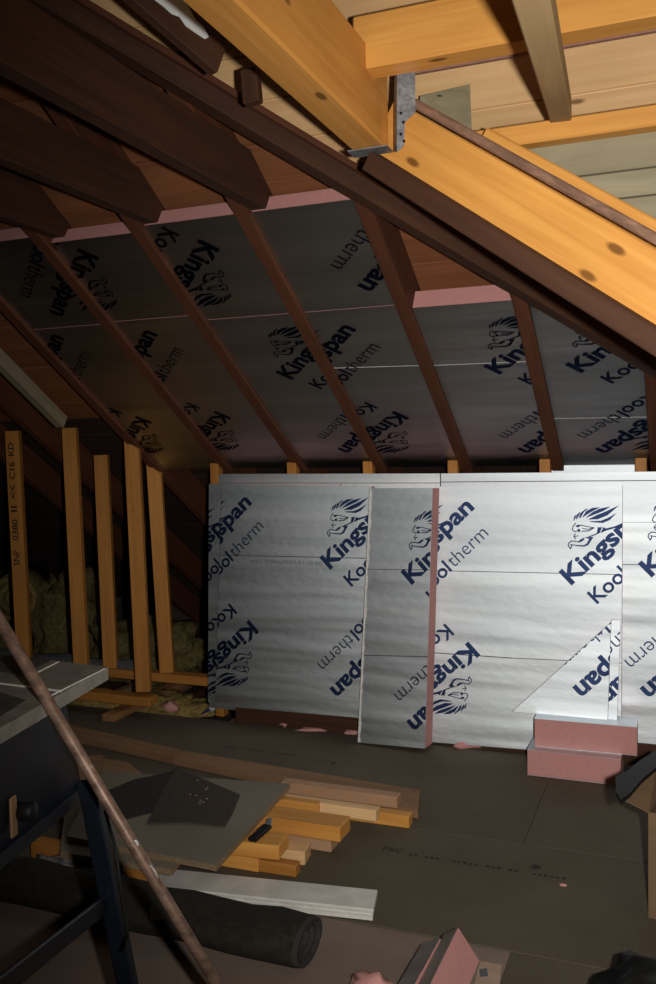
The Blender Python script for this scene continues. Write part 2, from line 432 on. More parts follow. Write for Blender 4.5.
# floor
floor = empty('floor', (0, 0, 0), kind='structure')
def sheet(x0, x1, y0, y1, mat, z1=0.0, th=0.02, nm='floor_sheet'):
    bm = bmesh.new(); g = 0.0006
    bm_box(bm, (-(x1 - x0) / 2 + g, -(y1 - y0) / 2 + g, -th), ((x1 - x0) / 2 - g, (y1 - y0) / 2 - g, 0), 0.0012)
    return link(nm, done(bm, nm), mat, floor, Matrix.Translation(((x0 + x1) / 2, (y0 + y1) / 2, z1)))
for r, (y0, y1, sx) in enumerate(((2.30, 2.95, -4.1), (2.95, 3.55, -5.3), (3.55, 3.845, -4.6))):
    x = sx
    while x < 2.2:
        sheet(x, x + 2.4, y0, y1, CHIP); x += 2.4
xs = on_z(505, 968, 0).x
for i in range(6):
    y1 = 2.30 - i * 0.6
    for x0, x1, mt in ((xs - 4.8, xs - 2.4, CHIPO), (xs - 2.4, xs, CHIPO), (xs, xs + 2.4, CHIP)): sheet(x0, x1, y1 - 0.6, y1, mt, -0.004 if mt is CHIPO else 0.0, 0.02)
bm = bmesh.new(); bm_box(bm, (-5.2, -1.2, -0.30), (2.6, 7.0, -0.21)); link('ceiling_below', done(bm, 'ceiling_below'), STONE, floor)
for i in range(16):
    x = -4.8 + i * 0.45
    beam('joist', (x, -1.0, -0.12), (x, 6.0, -0.12), 0.05, 0.18, OLD if i % 2 else LATH, floor)

# roof boarding
ceiling = empty('ceiling', (0, 0, 0), kind='structure')
PW = 0.146
s = -2.3; k = 0
while s < 3.9:
    yc = YW - (s + PW / 2) * math.cos(PITCH)
    p = roof(0, yc, RD + 0.011 + random.uniform(-0.002, 0.002))
    hx = hip_x(yc) - 0.15
    lo_x = -4.9
    hpl = H0 + V((-0.15, 0, 0)); hno = V((0.7071, -0.7071, 0))      # old and new boarding meet on a line beside the hip
    old_mat = SARK if s > 0.12 else SARKD  # boarding at and below the knee wall takes a much darker tone
    if hx > lo_x + 0.1:
        e = min(hx + 0.1, 1.2)
        beam('plank', p + V((lo_x, 0, 0)), p + V((e, 0, 0)), PW - 0.004, 0.02, old_mat, ceiling, up=-RN, bevel=0.002, cuts=[(hpl, hno)] if hx < 1.2 else [])
    if hx < 1.1:
        e = max(hx - 0.1, lo_x)
        beam('plank', p + V((e, 0, 0)), p + V((1.2, 0, 0)), PW - 0.003, 0.02, PINEP, ceiling, up=-RN, bevel=0.002, cuts=[(hpl, -hno)])
    s += PW; k += 1

bm = bmesh.new(); bm_box(bm, (-5.1, -1.2, -0.3), (-4.9, 7.0, 4.2)); tag(link('wall_left', done(bm, 'wall_left'), STONE), kind='structure')
bm = bmesh.new(); bm_box(bm, (1.25, -1.2, -0.3), (1.4, 7.0, 4.2)); tag(link('wall_right', done(bm, 'wall_right'), STONE), kind='structure')
bm = bmesh.new(); bm_box(bm, (-5.1, 5.9, -0.3), (1.4, 6.05, 0.25)); tag(link('wall_back', done(bm, 'wall_back'), STONE), kind='structure')

# rafters: x at the knee wall from the photograph, 0.4 m centres
RX = {n: -(0.3387 + 0.1033 * k) * YW for n, k in (('H', 5), ('G', 4), ('A0', 3), ('A', 2), ('B', 1), ('C', 0), ('D', -1), ('E', -2), ('F', -3))}
RXL = {'H': 'old dark rafter nearest the left edge above the leftmost bare stud', 'G': 'old dark rafter above the second bare stud from the left',
       'A0': 'old dark rafter along the left edge of the leftmost foil boards', 'A': 'brown rafter meeting the left end of the foil knee wall',
       'B': 'brown rafter over the middle of the large left foil board', 'C': 'brown rafter coming down to the narrow leaning foil board',
       'D': 'brown rafter rising to the joist hanger', 'E': 'short brown rafter left of the bright gap at the eaves', 'F': 'dark rafter at the right edge of the picture'}
RX['G'] = -3.03; RX['H'] = -3.40
for n, x in RX.items():
    ytop = 0.4
    cuts = []
    if n in 'DEF' or True:
        yh = H0.y + (x - H0.x) + 0.02
        if yh > 0.4: ytop = yh
    a = roof(x, 5.86); b = roof(x, ytop)
    o = beam('rafter', a, b, 0.05, RD, OLDR, up=-RN, az=1, bevel=0.003)
    tag(o, RXL[n], 'rafter', 'old roof rafters')

# hip rafter and the boards beside it
def hip_pt(a, dz=0.0, dn=0.0):   # along the hip from H0; dn = sideways in plan (towards the viewer's right)
    return H0 + HD * a + V((0.7071, -0.7071, 0)) * dn + V((0, 0, dz))
hip = beam('hip_rafter', hip_pt(-1.9, -0.02), hip_pt(1.05, -0.02), 0.06, 0.065, OLD, az=1)
tag(hip, 'long dark hip rafter running diagonally down from upper left to right', 'rafter')

# ================================================================== NEW TIMBERWORK (upper right)
JB = at_t(372.5, 152.5, 2.30)
joist = beam('ceiling_joist', V((JB.x, JB.y, JB.z)), V((JB.x, 0.45, JB.z)), 0.089, 0.202, PINE, az=1, bevel=0.006)
tag(joist, 'thick new orange joist running up to the top edge from the metal hanger', 'joist')

TA, TB = at_t(373, 155, 2.36), at_t(656, 331, 1.92)
TD = (TB - TA).normalized(); TL = (TB - TA).length
side = TD.cross(V((0, 0, 1))).normalized()
def tri(a, dn=0, dz=0): return TA + TD * a + side * dn + V((0, 0, dz))
TE = TL + 0.5
trim = beam('trimmer_plank', tri(0.0), tri(TE), 0.045, 0.142, PINE, az=1, bevel=0.004, cuts=[(tri(0.03), V((-1, 0, 0)))])
tag(trim, 'broad bright pine plank sloping down right from the joist hanger', 'timber')
bark = beam('waney_batten', tri(0.13, 0.03, 0.182), tri(TE, 0.03, 0.182), 0.03, 0.022, BARK, az=1, bevel=0.004)
tag(bark, 'thin dirty brown batten along the top of the broad pine plank', 'batten')
old1 = beam('old_rafter_piece', tri(0.02, 0.05, -0.045), tri(TE, 0.05, -0.045), 0.05, 0.05, OLD, az=1)
tag(old1, 'thin old dark timber tight under the broad pine plank', 'timber')

# horizontal batten, second diagonal, purlin, strut, plates
def xbeam(name, px, py, t, x0, x1, w_, h_, mat, az=1, up=(0, 0, 1)):
    p = at_t(px, py, t)
    return beam(name, V((x0, p.y, p.z)), V((x1, p.y, p.z)), w_, h_, mat, up=up, az=az, bevel=0.004)
hb = xbeam('plate_batten', 560, 142, 2.30, -0.62, 0.9, 0.05, 0.052, PINE)
tag(hb, 'level orange batten below the new roof boards, carrying the strut foot', 'batten')
d2a, d2b = at_t(478, 152, 2.32), at_t(700, 278, 1.98)
d2 = beam('diagonal_batten', d2a, d2b + (d2b - d2a) * 0.7, 0.04, 0.062, PINE, az=1, bevel=0.004)
tag(d2, 'narrow orange batten sloping down right behind the broad pine plank', 'batten')
pu = xbeam('purlin', 520, 47, 2.02, JB.x + 0.012, 0.9, 0.07, 0.125, PINE)
tag(pu, 'level orange purlin crossing the top of the picture', 'purlin')
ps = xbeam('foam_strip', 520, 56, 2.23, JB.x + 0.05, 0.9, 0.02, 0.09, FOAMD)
tag(ps, 'dull pink foam strip showing under the orange purlin', 'foam strip')
sa, sb_ = at_t(561, 122, 2.26), at_t(528, -10, 1.22)
st = beam('strut', sa, sb_ + (sb_ - sa) * 0.55, 0.052, 0.055, STRUT, az=1, bevel=0.003)
tag(st, 'greyish strut running from the level batten up out of the top', 'strut')
pl = prism_px('plywood_patch', [at_t(420, 96, 2.44), at_t(470, 84, 2.46), at_t(472, 135, 2.40), at_t(420, 150, 2.40)], 0.012, GREYW)
tag(pl, 'small grey-green plywood patch beside the joist hanger', 'plywood')
gb = []
for i, (y0, y1) in enumerate(((146, 178), (180, 204), (206, 250))):
    a = at_t(500, (y0 + y1) / 2 + 8, 2.42); a2 = V((0.9, a.y, a.z))
    o = beam('weathered_board', V((-0.40, a.y, a.z)), a2, 0.02, (y1 - y0) / 900 * 2.42, GREYW, bevel=0.002)
    tag(o, ('upper', 'middle', 'lowest')[i] + ' grey weathered board behind the narrow diagonal batten', 'board', 'grey boards behind the batten')

# joist hanger
hr = empty('joist_hanger', at_t(398, 120, 2.24), 'grey galvanised joist hanger strapped over the end of the thick joist', 'bracket')
def strip3(name, pts, th, mat, parent, nrm):
    bm = bmesh.new(); o = pts[0]
    a = [bm.verts.new(p - o) for p in pts]; b = [bm.verts.new(p - o - nrm * th) for p in pts]
    bm.faces.new(a); bm.faces.new(b[::-1]); k = len(pts)
    for i in range(k): bm.faces.new((a[i], a[(i + 1) % k], b[(i + 1) % k], b[i]))
    return link(name, done(bm, name), mat, parent, Matrix.Translation(o))
hp = [(397, 58), (415, 58), (415.5, 112), (405, 122), (404, 146), (397, 152)]
strip3('strap', [at_t(x, y, 2.19) for x, y in hp], 0.003, GALV, hr, -FW)
strip3('side_flange', [at_t(394.5, 60, 2.23), at_t(397, 60, 2.19), at_t(397, 152, 2.19), at_t(394.5, 150, 2.23)], 0.003, GALV, hr, -FW)
zb = JB.z - 0.003
strip3('seat', [V((JB.x - 0.05, JB.y - 0.05, zb)), V((JB.x + 0.055, JB.y - 0.05, zb)), V((JB.x + 0.055, JB.y + 0.004, zb)), V((JB.x - 0.05, JB.y + 0.004, zb))], 0.003, GALV, hr, V((0, 0, 1)))
for x, y in ((401, 113), (403.5, 122), (401, 134), (404, 141)):
    c = at_t(x, y, 2.185)
    tube('nail_hole', [c, c + FW * 0.003], 0.0035, BLACK, hr, 8)

# painted old board at the upper left of the hip
pb = beam('painted_old_board', at_t(105, -52, 1.92), at_t(222, 52, 2.14), 0.03, 0.13, OLD, az=0)
tag(pb, 'old dark board with a splash of white paint beside the thick joist', 'board')
mpb = WM[pb.name]
def paint_patch():
    n = -(mpb.to_3x3() @ V((0, 1, 0)))
    o0 = mpb.translation; nn = mpb.to_3x3() @ V((0, 1, 0))
    if nn.dot(CAM - o0) < 0: nn = -nn
    pts = []
    for x, y in ((147, -6), (163, 6), (172, 14), (180, 17), (186, 26), (196, 33), (205, 39), (209, 37), (204, 27), (196, 20), (189, 8), (178, -8)):
        pts.append(on_plane(x, y, o0 + nn * 0.0165, nn))
    strip3('paint_splash', pts, 0.0015, WHITEP, pb, nn)
paint_patch()
b2 = beam('hip_side_board', hip_pt(-1.8, 0.03, 0.05), hip_pt(0.05, 0.03, 0.05), 0.022, 0.018, OLDR, az=1)
tag(b2, 'narrow reddish-brown board along the upper hip rafter', 'board')
cl = beam('hanging_cleat', at_t(250, 70, 2.25), at_t(253, 104, 2.25), 0.045, 0.03, OLD, up=(0, 1, 0))
tag(cl, 'short dark cleat hanging under the painted board, hung with cobweb', 'cleat')

# collar ties
CZ = None
for n, lab in (('C', 'lowest and longest dark collar tie at upper left, nearest the joist'), ('B', 'middle dark collar tie at upper left'), ('A', 'dark collar tie at the left edge, farthest of the three')):
    px = {'C': (234, 200), 'B': (134, 219), 'A': (33, 236)}[n]
    x = RX[n] + 0.026
    e = roof_px(*px)
    y_end = YW - (2.075 - ZW) / TN + 0.03
    cp = roof(0, 0, 0.03); 
    o = beam('collar_tie', V((x, 0.2, 2.085)), V((x, y_end + 0.12, 2.085)), 0.05, 0.155, OLD, ay=-1, az=1,
             cuts=[(roof(0, y_end - 0.02, 0.10), -RN), (V((0, y_end + 0.03, 2.085)), V((0, 0.6, -0.8)))])
    tag(o, lab, 'collar tie', 'dark collar ties')

# ================================================================== ROOF INSULATION BOARDS
RB = 0.018   # boards sit this far above the rafter underside
def vslope(y): return (roof(0, y) - roof(0, YW)).dot(RV)
def roof_board(label, xa, xb, v0, v1, prints, seams=(), poly=None, th=0.06):
    O = roof(0, YW, RB)
    poly = poly or [(xa, v0), (xb, v0), (xb, v1), (xa, v1)]
    return board(label, O, V((1, 0, 0)), RV, poly, th, prints, seams, SEAML, group='foil boards between the rafters')
def vpx(x, y): return (roof_px(x, y, RB) - roof(0, YW, RB)).dot(RV)
hw = 0.0265
bays = [('A0', 'A'), ('A', 'B'), ('B', 'C'), ('C', 'D'), ('D', 'E'), ('E', 'F')]
vb = -0.10
G = 0.004
vtops = [vpx(20, 239), vpx(85, 239), vpx(190, 220), vpx(300, 206)]
vj = [vpx(66, 327), vpx(140, 319.5), vpx(250, 316.5), vpx(345, 309)]
ups = ['upper foil board in the leftmost roof bay', 'upper foil board in the second roof bay, lion below its first word',
       'upper foil board in the third roof bay, lion and word at its centre', 'upper foil board in the fourth roof bay under the joist end']
los = ['lower foil board in the leftmost roof bay, above the bare studs', 'lower foil board in the second roof bay from the left',
       'lower foil board in the third roof bay, with upright lion', 'lower foil board in the fourth roof bay, with lion near the eaves']
pu_ = [[('e', 50, 312)], [('k', 79, 248)], [('k', 200, 239)], [('e', 358, 286)]]
pl_ = [[('E', 64, 338), ('k', 137, 416)], [('E', 157, 334), ('k', 216, 411)], [('K', 291.5, 379.5), ('e', 338, 449)], [('E', 356, 329), ('k', 394.5, 411)]]
for i in range(4):
    xa, xb = RX[bays[i][0]] + hw, RX[bays[i][1]] - hw
    roof_board(ups[i], xa, xb, vj[i] + G / 2, vtops[i], pu_[i], [])
    sm = [((330, 368), (430, 365), 0.004)] if i == 3 else []
    sm.append(((-100, 326 - 0 + 0), (-90, 326), 0.001))
    roof_board(los[i], xa, xb, vb, vj[i] - G / 2, pl_[i], sm)
roof_board('foil board in the fifth roof bay with broad pink top edge', RX['D'] + hw, RX['E'] - hw, vb, vpx(465, 304), [('K', 499, 374), ('e', 517.5, 449)], [((425, 365.5), (535, 361), 0.004)], th=0.075)
# hip-cut board at the right
O = roof(0, YW, RB)
xa, xb = RX['E'] + hw, RX['F'] - hw
pA = roof_px(531, 306, RB); pB = roof_px(648, 364, RB)
def hipv(x): return (pA - O).dot(RV) + (x - pA.x) / (pB.x - pA.x) * ((pB - O).dot(RV) - (pA - O).dot(RV))
roof_board('rightmost roof foil board, cut on a slant along the dark hip', xa, xb, 0, 0, [('K', 580.6, 372.6), ('e', 595, 449)], [((545, 418.5), (660, 416.5), 0.004)],
           poly=[(xa, vb), (xb, vb), (xb, hipv(xb)), (xa, hipv(xa))])

# ================================================================== KNEE WALL
# studs poking out above the lining
sl = ['orange stud top at the left end of the foil wall', 'orange stud top above the large left foil board', 'orange stud top above the narrow leaning board',
      'orange stud top left of centre above the wide foil board', 'orange stud top left of the bright gap', 'orange stud top at the right end of the bright gap']
for i, (px, n) in enumerate(((215, 'A'), (292, 'B'), (368, 'C'), (453, 'D'), (545, 'E'), (641, 'F'))):
    p = on_y(px, 470, YW + 0.03)
    o = beam('wall_stud', V((p.x, YW + 0.045, 0.0)), V((p.x, YW + 0.045, 1.32)), 0.045, 0.05, STUDW, up=(0, 1, 0), bevel=0.002,
             cuts=[(roof(0, YW, 0.002), -RN)])
    tag(o, sl[i], 'stud', 'studs of the lined knee wall')
tp = beam('dark_gap_stand_in', V((-2.05, YW + 0.004, 0.03)), V((0.9, YW + 0.004, 0.03)), 0.028, 0.10, OLD, bevel=0.002)  # dark timber set before the stud feet to stand for the shaded void
tag(tp, 'dark sill timber standing in for the dark gap under the lined knee wall', 'plate')

def lean(yb, yt, zb_=0.0, zt=1.2, yaw=0.0):
    W = V((0, yt - yb, zt - zb_)).normalized(); U = V((math.cos(yaw), math.sin(yaw), 0))
    W = (W - U * W.dot(U)).normalized()
    return U, W, U.cross(W)
def wall_board(label, O, U, W, px, thick, prints=(), seams=(), **k):
    n = U.cross(W)
    return board(label, O, U, W, [on_plane(x, y, O, n) for x, y in px], thick, prints, seams, SEAMD, **k)
# fixed lining behind, in two lengths
U, W, n_ = lean(YW + 0.008, YW + 0.008)
O = V((-1.2, YW + 0.010, 0))
wall_board('foil lining board fixed behind the leaning boards, left length', O, U, W, [(209, 707), (440, 735), (440, 473.5), (219, 474)], 0.008, [('E', 241, 511), ('k', 239, 628)], [((209, 483), (440, 483), 0.003)], group='foil knee wall boards')
wall_board('foil lining board at the right end of the knee wall', V((-0.5, YW + 0.010, 0)), U, W, [(441, 735), (900, 770), (900, 469.5), (441, 473.5)], 0.008, [('K', 651, 577), ('e', 640, 689)],
           [((600, 522), (720, 523), 0.0015), ((600, 564), (720, 566), 0.003), ((441, 482), (720, 480), 0.0035)], group='foil knee wall boards')
# slim board peeping out behind the big left one
U, W, n_ = lean(YW - 0.03, YW - 0.012, 0.05, 1.2)
wall_board('foil board mostly hidden behind the large left board, only its left strip showing', V((-1.9, YW - 0.03, 0.06)), U, W, [(208, 702), (340, 715), (340, 484), (209, 484)], 0.02, [('E', 240, 511), ('k', 238, 629)], group='foil knee wall boards')
# big left board
U, W, n_ = lean(YW - 0.075, YW - 0.045, 0.05, 1.2)
O = V((-1.9, YW - 0.075, 0.05))
dt = text_mesh('03-01-13-1000790826 GP-P', 0.016, 0.37, 0.0)
q = on_plane(322, 561.5, O, n_) - O; qu, qv = q.dot(U), q.dot(W)
dte = [[(qu - x, qv - y) for x, y in t] for t in dt]
wall_board('large dull-blue foil board at the left of the knee wall with a date stamp', O, U, W, [(215, 705.5), (362, 718), (372, 486.5), (222, 484)], 0.04,
           [('E', 252, 503), ('K', 330, 569.6), ('k', 249.5, 620), ('e', 330, 689)],
           [((215, 555), (380, 558.5), 0.004), ((292, 575), (293.2, 630), 0.09) if False else ((200, 300), (201, 300), 0.001)],
           extra=[('date_stamp', dte, GINK)], group='foil knee wall boards')
# wide right board
U, W, n_ = lean(YW - 0.055, YW - 0.015, 0.0, 1.2)
O = V((-0.9, YW - 0.055, 0.0))
wall_board('wide bright foil board at the right with a whole lion at its upper right', O, U, W, [(425, 741.5), (621, 757), (622.5, 485), (438, 486.5)], 0.035,
           [('E', 474.6, 508), ('K', 571, 585), ('k', 468.8, 642)],
           [((430, 570.5), (620, 574.5), 0.003), ((430, 652.5), (512, 658), 0.004), ((512, 658), (622, 663), 0.003)], group='foil knee wall boards')
# narrow leaning board with pink edge
U, W, n_ = lean(YW - 0.19, YW - 0.13, 0.0, 1.2, rad(-5))
O = on_plane(393, 745, V((-1.1, YW - 0.165, 0)), V((0, -1, 0)))
rb = wall_board('narrow foil board leaning in front with a pink cut right edge', O, U, W, [(358.5, 742.5), (425, 748.5), (432.5, 488), (370.5, 488)], 0.088,
           [('K', 411.5, 584.6), ('e', 407, 722)],
           [((355, 569), (440, 570), 0.003), ((355, 655), (440, 657), 0.004)], group='foil knee wall boards')
def lp(x, y):
    p = on_plane(x, y, O, n_) - O; return (p.dot(U), p.dot(W))
ws = empty('unused_wrap_helper', (0, 0, 0)); bpy.data.objects.remove(ws)
bm = bmesh.new(); prev = None; a0, a1 = lp(370.5, 489), lp(358.5, 742)
for i in range(41):
    f = i / 40; bu, bv = a0[0] + (a1[0] - a0[0]) * f, a0[1] + (a1[1] - a0[1]) * f; ww = 0.004 + 0.007 * random.random()
    row = [bm.verts.new((bu - 0.003, bv, -0.02)), bm.verts.new((bu - 0.002, bv, 0.004)), bm.verts.new((bu + ww, bv, 0.003))]
    if prev:
        for j in range(2): bm.faces.new((prev[j], prev[j + 1], row[j + 1], row[j]))
    prev = row
link('foil_lip', done(bm, 'foil_lip'), SEAML, rb, WM[rb.name])

# white sheet behind the wall top between the two right studs
wsO = V((-0.3, YW + 0.10, 1.0))
pts = [on_y(x, y, YW + 0.10) for x, y in ((549, 480), (638, 480), (638, 461.5), (575, 462.5), (556, 468), (549, 472))]
o = strip3('foil_sheet_offcut', pts, 0.01, FOIL, None, V((0, -1, 0)))
tag(o, 'bright white-gleaming foil sheet glimpsed between two stud tops at the right', 'sheet')

# pink offcut blocks by the wall
def block(label, x0, x1, y0, y1, z0, z1, name='foam_block', rot=0.0):
    c = V(((x0 + x1) / 2, (y0 + y1) / 2, z0)); m = Matrix.Translation(c) @ Matrix.Rotation(rot, 4, 'Z')
    root = empty(name, c, label, 'foam block', 'pink foam blocks', world=m)
    hx_, hy, h = (x1 - x0) / 2, (y1 - y0) / 2, z1 - z0
    bm = bmesh.new(); bm_box(bm, (-hx_, -hy, 0.001), (hx_, hy, h - 0.001), 0.002); link('foam_core', done(bm, 'foam_core'), FOAM, root, m)
    bm = bmesh.new(); bm_box(bm, (-hx_, -hy, h - 0.001), (hx_, hy, h)); link('foil_facing', done(bm, 'foil_facing'), FOIL, root, m)
    bm = bmesh.new(); bm_box(bm, (-hx_, -hy, 0), (hx_, hy, 0.001)); link('foil_backing', done(bm, 'foil_backing'), FOIL, root, m)
    return root
p1, p2 = on_z(527, 775.5, 0), on_z(621, 785, 0)
yf = (p1.y + p2.y) / 2
block('lower pink foam block on the floor against the foil wall', p1.x, p2.x, yf, yf + 0.15, 0, 0.103)
block('upper pink foam block lying on the lower one', p1.x + 0.02, p2.x + 0.055, yf + 0.055, yf + 0.19, 0.1035, 0.217, rot=rad(1.5))
# triangular offcut and narrow strip standing on the block
U, W, n_ = lean(yf + 0.13, yf + 0.165, 0.22, 0.62)
O = V((-0.45, yf + 0.125, 0.2185))
wall_board('triangular foil offcut standing on the pink blocks', O, U, W, [(512.5, 711.5), (607.5, 720.5), (611, 622.5)], 0.02, [('e', 572.8, 688)], name='insulation_offcut', cat='insulation offcut')
O = V((-0.3, yf + 0.135, 0.2185))
wall_board('narrow foil strip standing right of the triangular offcut', O, U, W, [(608, 720.5), (617, 721.5), (620.5, 620), (611.5, 620)], 0.02, [('e', 598, 694)], name='insulation_offcut', cat='insulation offcut')

# ================================================================== LEFT STUDS
ls = [(13, 431, 25, 665, 3.76, 'leftmost bare stud, with black handwriting down its face'), (70, 428, 82, 672, 3.76, 'tall bare stud second from the left, above the saw table corner'),
      (101.5, 455, 111, 668, 3.95, 'short bare stud standing behind, third from the left'), (132, 437, 144, 691, 3.76, 'tall bare stud with a slanted top, fourth from the left'),
      (154, 462, 167.5, 672, 3.95, 'short bare stud with a slanted top, nearest the foil wall')]
for i, (x0, y0, x1, y1, Y, lab) in enumerate(ls):
    a, b = on_y(x1, y1, Y), on_y(x0, y0, Y)
    cuts = []
    if i in (3, 4):
        cuts = [(b + V((0.0, 0, -0.02)), V((0.75, 0, 0.66)))]
    if i < 3: a = a - (b - a).normalized() * (0.06 if i < 2 else 0.02)
    o = beam('bare_stud', a, b, 0.072, 0.045, STUDW, up=(-0.35, 1, 0), bevel=0.002, cuts=cuts)
    tag(o, lab, 'stud', 'bare studs at the left')
    if i == 0:
        m = WM[o.name]; L = (b - a).length
        for wd_, f0, wl_ in (('SNP', 0.0, 0.08), ('0380', 0.13, 0.11), ('II', 0.28, 0.03), ('<<', 0.35, 0.07), ('C16', 0.45, 0.09), ('KD', 0.57, 0.07)):
            me = bpy.data.meshes.new('handwriting'); vs, fc = [], []
            for t in text_mesh(wd_, 0.03, wl_, 0.015):
                fc.append(tuple(range(len(vs), len(vs) + len(t))))
                for x, y in t: vs.append((L - 0.70 + f0 + x, 0.008 - y, -0.0235))
            me.from_pydata(vs, [], fc); link('handwriting', me, BINK, o, m)
a = on_y(112, 697, 3.85); pz = 0.055
q = on_y(145, 700, 3.76)
o = beam('sole_plate', V((q.x - 1.6, 3.76, q.z)), V((q.x + 0.05, 3.76, q.z)), 0.075, 0.045, STUDW, bevel=0.003); tag(o, 'orange sole plate under the tall bare studs', 'plate')
q = on_y(166, 672, 3.95)
o = beam('sole_plate', V((q.x - 1.5, 3.95, q.z - 0.0)), V((q.x + 0.30, 3.95, q.z - 0.0)), 0.075, 0.045, STUDW, az=-1, bevel=0.003); tag(o, 'raised orange sole plate behind, running to the foil wall', 'plate')
ja, jb = on_z(108, 722, 0.0), on_z(190, 681, 0.0)
o = beam('loose_timber', V((ja.x, ja.y, 0.001)), V((jb.x, jb.y, 0.001)), 0.075, 0.035, LATH2, az=1); tag(o, 'brown timber lying slanted on the floor edge in front of the bare studs', 'timber')
# paler timber added along the far left rafter, its colour standing for the lit underside
a, b = on_y(64, 416, 3.80), on_y(-60, 292, 3.0)
o = beam('brace', roof_px(64, 417, -0.03), roof_px(-60, 290, -0.03), 0.045, 0.06, LITW, up=-RN, az=-1); tag(o, 'pale timber added for the lit rafter underside, sloping down to the second bare stud', 'brace')  # added timber standing for the lit rafter underside, not a real brace

# eaves wool, roll, duct
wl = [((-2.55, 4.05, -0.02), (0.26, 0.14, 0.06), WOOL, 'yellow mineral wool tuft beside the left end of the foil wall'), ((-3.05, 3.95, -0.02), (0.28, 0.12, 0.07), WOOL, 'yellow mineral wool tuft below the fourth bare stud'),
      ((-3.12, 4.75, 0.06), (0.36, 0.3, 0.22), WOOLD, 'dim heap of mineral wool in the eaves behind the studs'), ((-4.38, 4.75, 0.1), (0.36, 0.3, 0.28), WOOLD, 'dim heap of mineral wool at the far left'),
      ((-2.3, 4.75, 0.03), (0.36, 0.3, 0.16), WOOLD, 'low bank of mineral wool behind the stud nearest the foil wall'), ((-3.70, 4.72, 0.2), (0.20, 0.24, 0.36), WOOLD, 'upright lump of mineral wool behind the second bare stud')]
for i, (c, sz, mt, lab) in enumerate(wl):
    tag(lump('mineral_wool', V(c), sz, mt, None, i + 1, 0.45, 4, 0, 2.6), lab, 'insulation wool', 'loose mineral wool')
rc = on_y(14, 598, 4.45)
rl = empty('insulation_roll', rc, 'rolled mineral wool with its round end showing at far left', 'insulation roll')
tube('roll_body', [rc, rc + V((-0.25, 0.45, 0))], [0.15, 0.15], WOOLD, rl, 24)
for k in range(3):
    bm = bmesh.new(); rr = 0.135 - k * 0.045; d = V((0.25, -0.45, 0)).normalized(); ax = d.cross(zz).normalized()
    ring = []
    for j in range(24):
        t = 2 * math.pi * j / 24; e = ax * math.cos(t) + zz * math.sin(t)
        ring.append((bm.verts.new(e * rr + d * 0.002), bm.verts.new(e * (rr - 0.02) + d * 0.014)))
    for j in range(24):
        p, qq = ring[j], ring[(j + 1) % 24]; bm.faces.new((p[0], qq[0], qq[1], p[1]))
    link('wool_layer', done(bm, 'wool_layer'), WOOL, rl, Matrix.Translation(rc))
dc = on_y(120, 668, 3.99)
tag(tube('flexible_duct', [dc + V((-0.9 + 0.05 * i, 0.0, 0.008 * math.sin(i * .7))) for i in range(22)], [0.045 + 0.004 * (i % 2) for i in range(22)], DUCT, None, 16), 'dark grey flexible duct lying behind the tall bare studs', 'duct')

# pink scraps, sealant tube
for i, (x, y, z, sz, lab) in enumerate(((170, 707, 0.012, (0.05, 0.035, 0.03), 'small pink foam scrap beside the sealant tube'), (312, 730, 0.0, (0.07, 0.025, 0.012), 'pink foam crumbs under the large left foil board'),
                               (352, 733, 0.0, (0.04, 0.02, 0.014), 'pink foam crumbs at the foot of the narrow board'), (470, 746, 0.004, (0.07, 0.016, 0.022), 'red-pink foam scrap at the foot of the wide bright board'),
                               (290, 724, 0.0, (0.05, 0.025, 0.015), 'little pink foam scrap left of the crumbs under the large board'))):
    tag(lump('foam_scrap', on_z(x, y, z), sz, FOAM, None, i + 5, 0.6, 2, 0.2 * i, 2.2), lab, 'foam scrap', 'pink foam scraps')
c = on_z(213, 707, 0.012)
tr_ = empty('sealant_tube', c, 'white and blue sealant tube lying on the floor edge by the foil wall', 'tube')
d = V((0.8, 0.6, 0.5)).normalized()
tube('tube_body', [c - d * 0.02, c + d * 0.07], 0.021, TUBEM, tr_, 14)
tube('label_band', [c + d * 0.015, c + d * 0.05], 0.0217, TUBEB, tr_, 14)
tube('nozzle', [c - d * 0.02, c - d * 0.035, c - d * 0.07], [0.012, 0.007, 0.003], TUBEB, tr_, 10)

# ================================================================== ON THE FLOOR
def printed_floor(x, y, s, L, cap):
    p = on_z(x, y, 0.0008); vs, fc = [], []
    for t in text_mesh(s, cap, L, 0.01):
        fc.append(tuple(range(len(vs), len(vs) + len(t)))); vs += [(a, b, 0) for a, b in t]
    me = bpy.data.meshes.new('printed_mark'); me.from_pydata(vs, [], fc)
    link('printed_mark', me, BINK, floor, Matrix.Translation(p))
printed_floor(382, 850, 'FSC', 0.07, 0.03)
def dots(x, y, n, w_=0.012, h_=0.014):
    p = on_z(x, y, 0.0008); vs, fc = [], []
    for i in range(n):
        if random.random() < 0.2: continue
        k = len(vs); x0 = i * w_ * 1.5; hh = h_ * random.uniform(0.6, 1.1)
        vs += [(x0, 0, 0), (x0 + w_, 0, 0), (x0 + w_, hh, 0), (x0, hh, 0)]; fc.append((k, k + 1, k + 2, k + 3))
    me = bpy.data.meshes.new('smudged_print'); me.from_pydata(vs, [], fc); link('smudged_print', me, BINK, floor, Matrix.Translation(p))
dots(408, 855, 28); dots(222, 747, 20); 
def disc(x, y, r):
    p = on_z(x, y, 0.0008); me = bpy.data.meshes.new('round_stamp')
    me.from_pydata([(r * math.cos(t * math.pi / 8), r * math.sin(t * math.pi / 8), 0) for t in range(16)], [], [tuple(range(16))])
    link('round_stamp', me, BINK, floor, Matrix.Translation(p))
disc(333, 763, 0.012); disc(536, 867, 0.016)

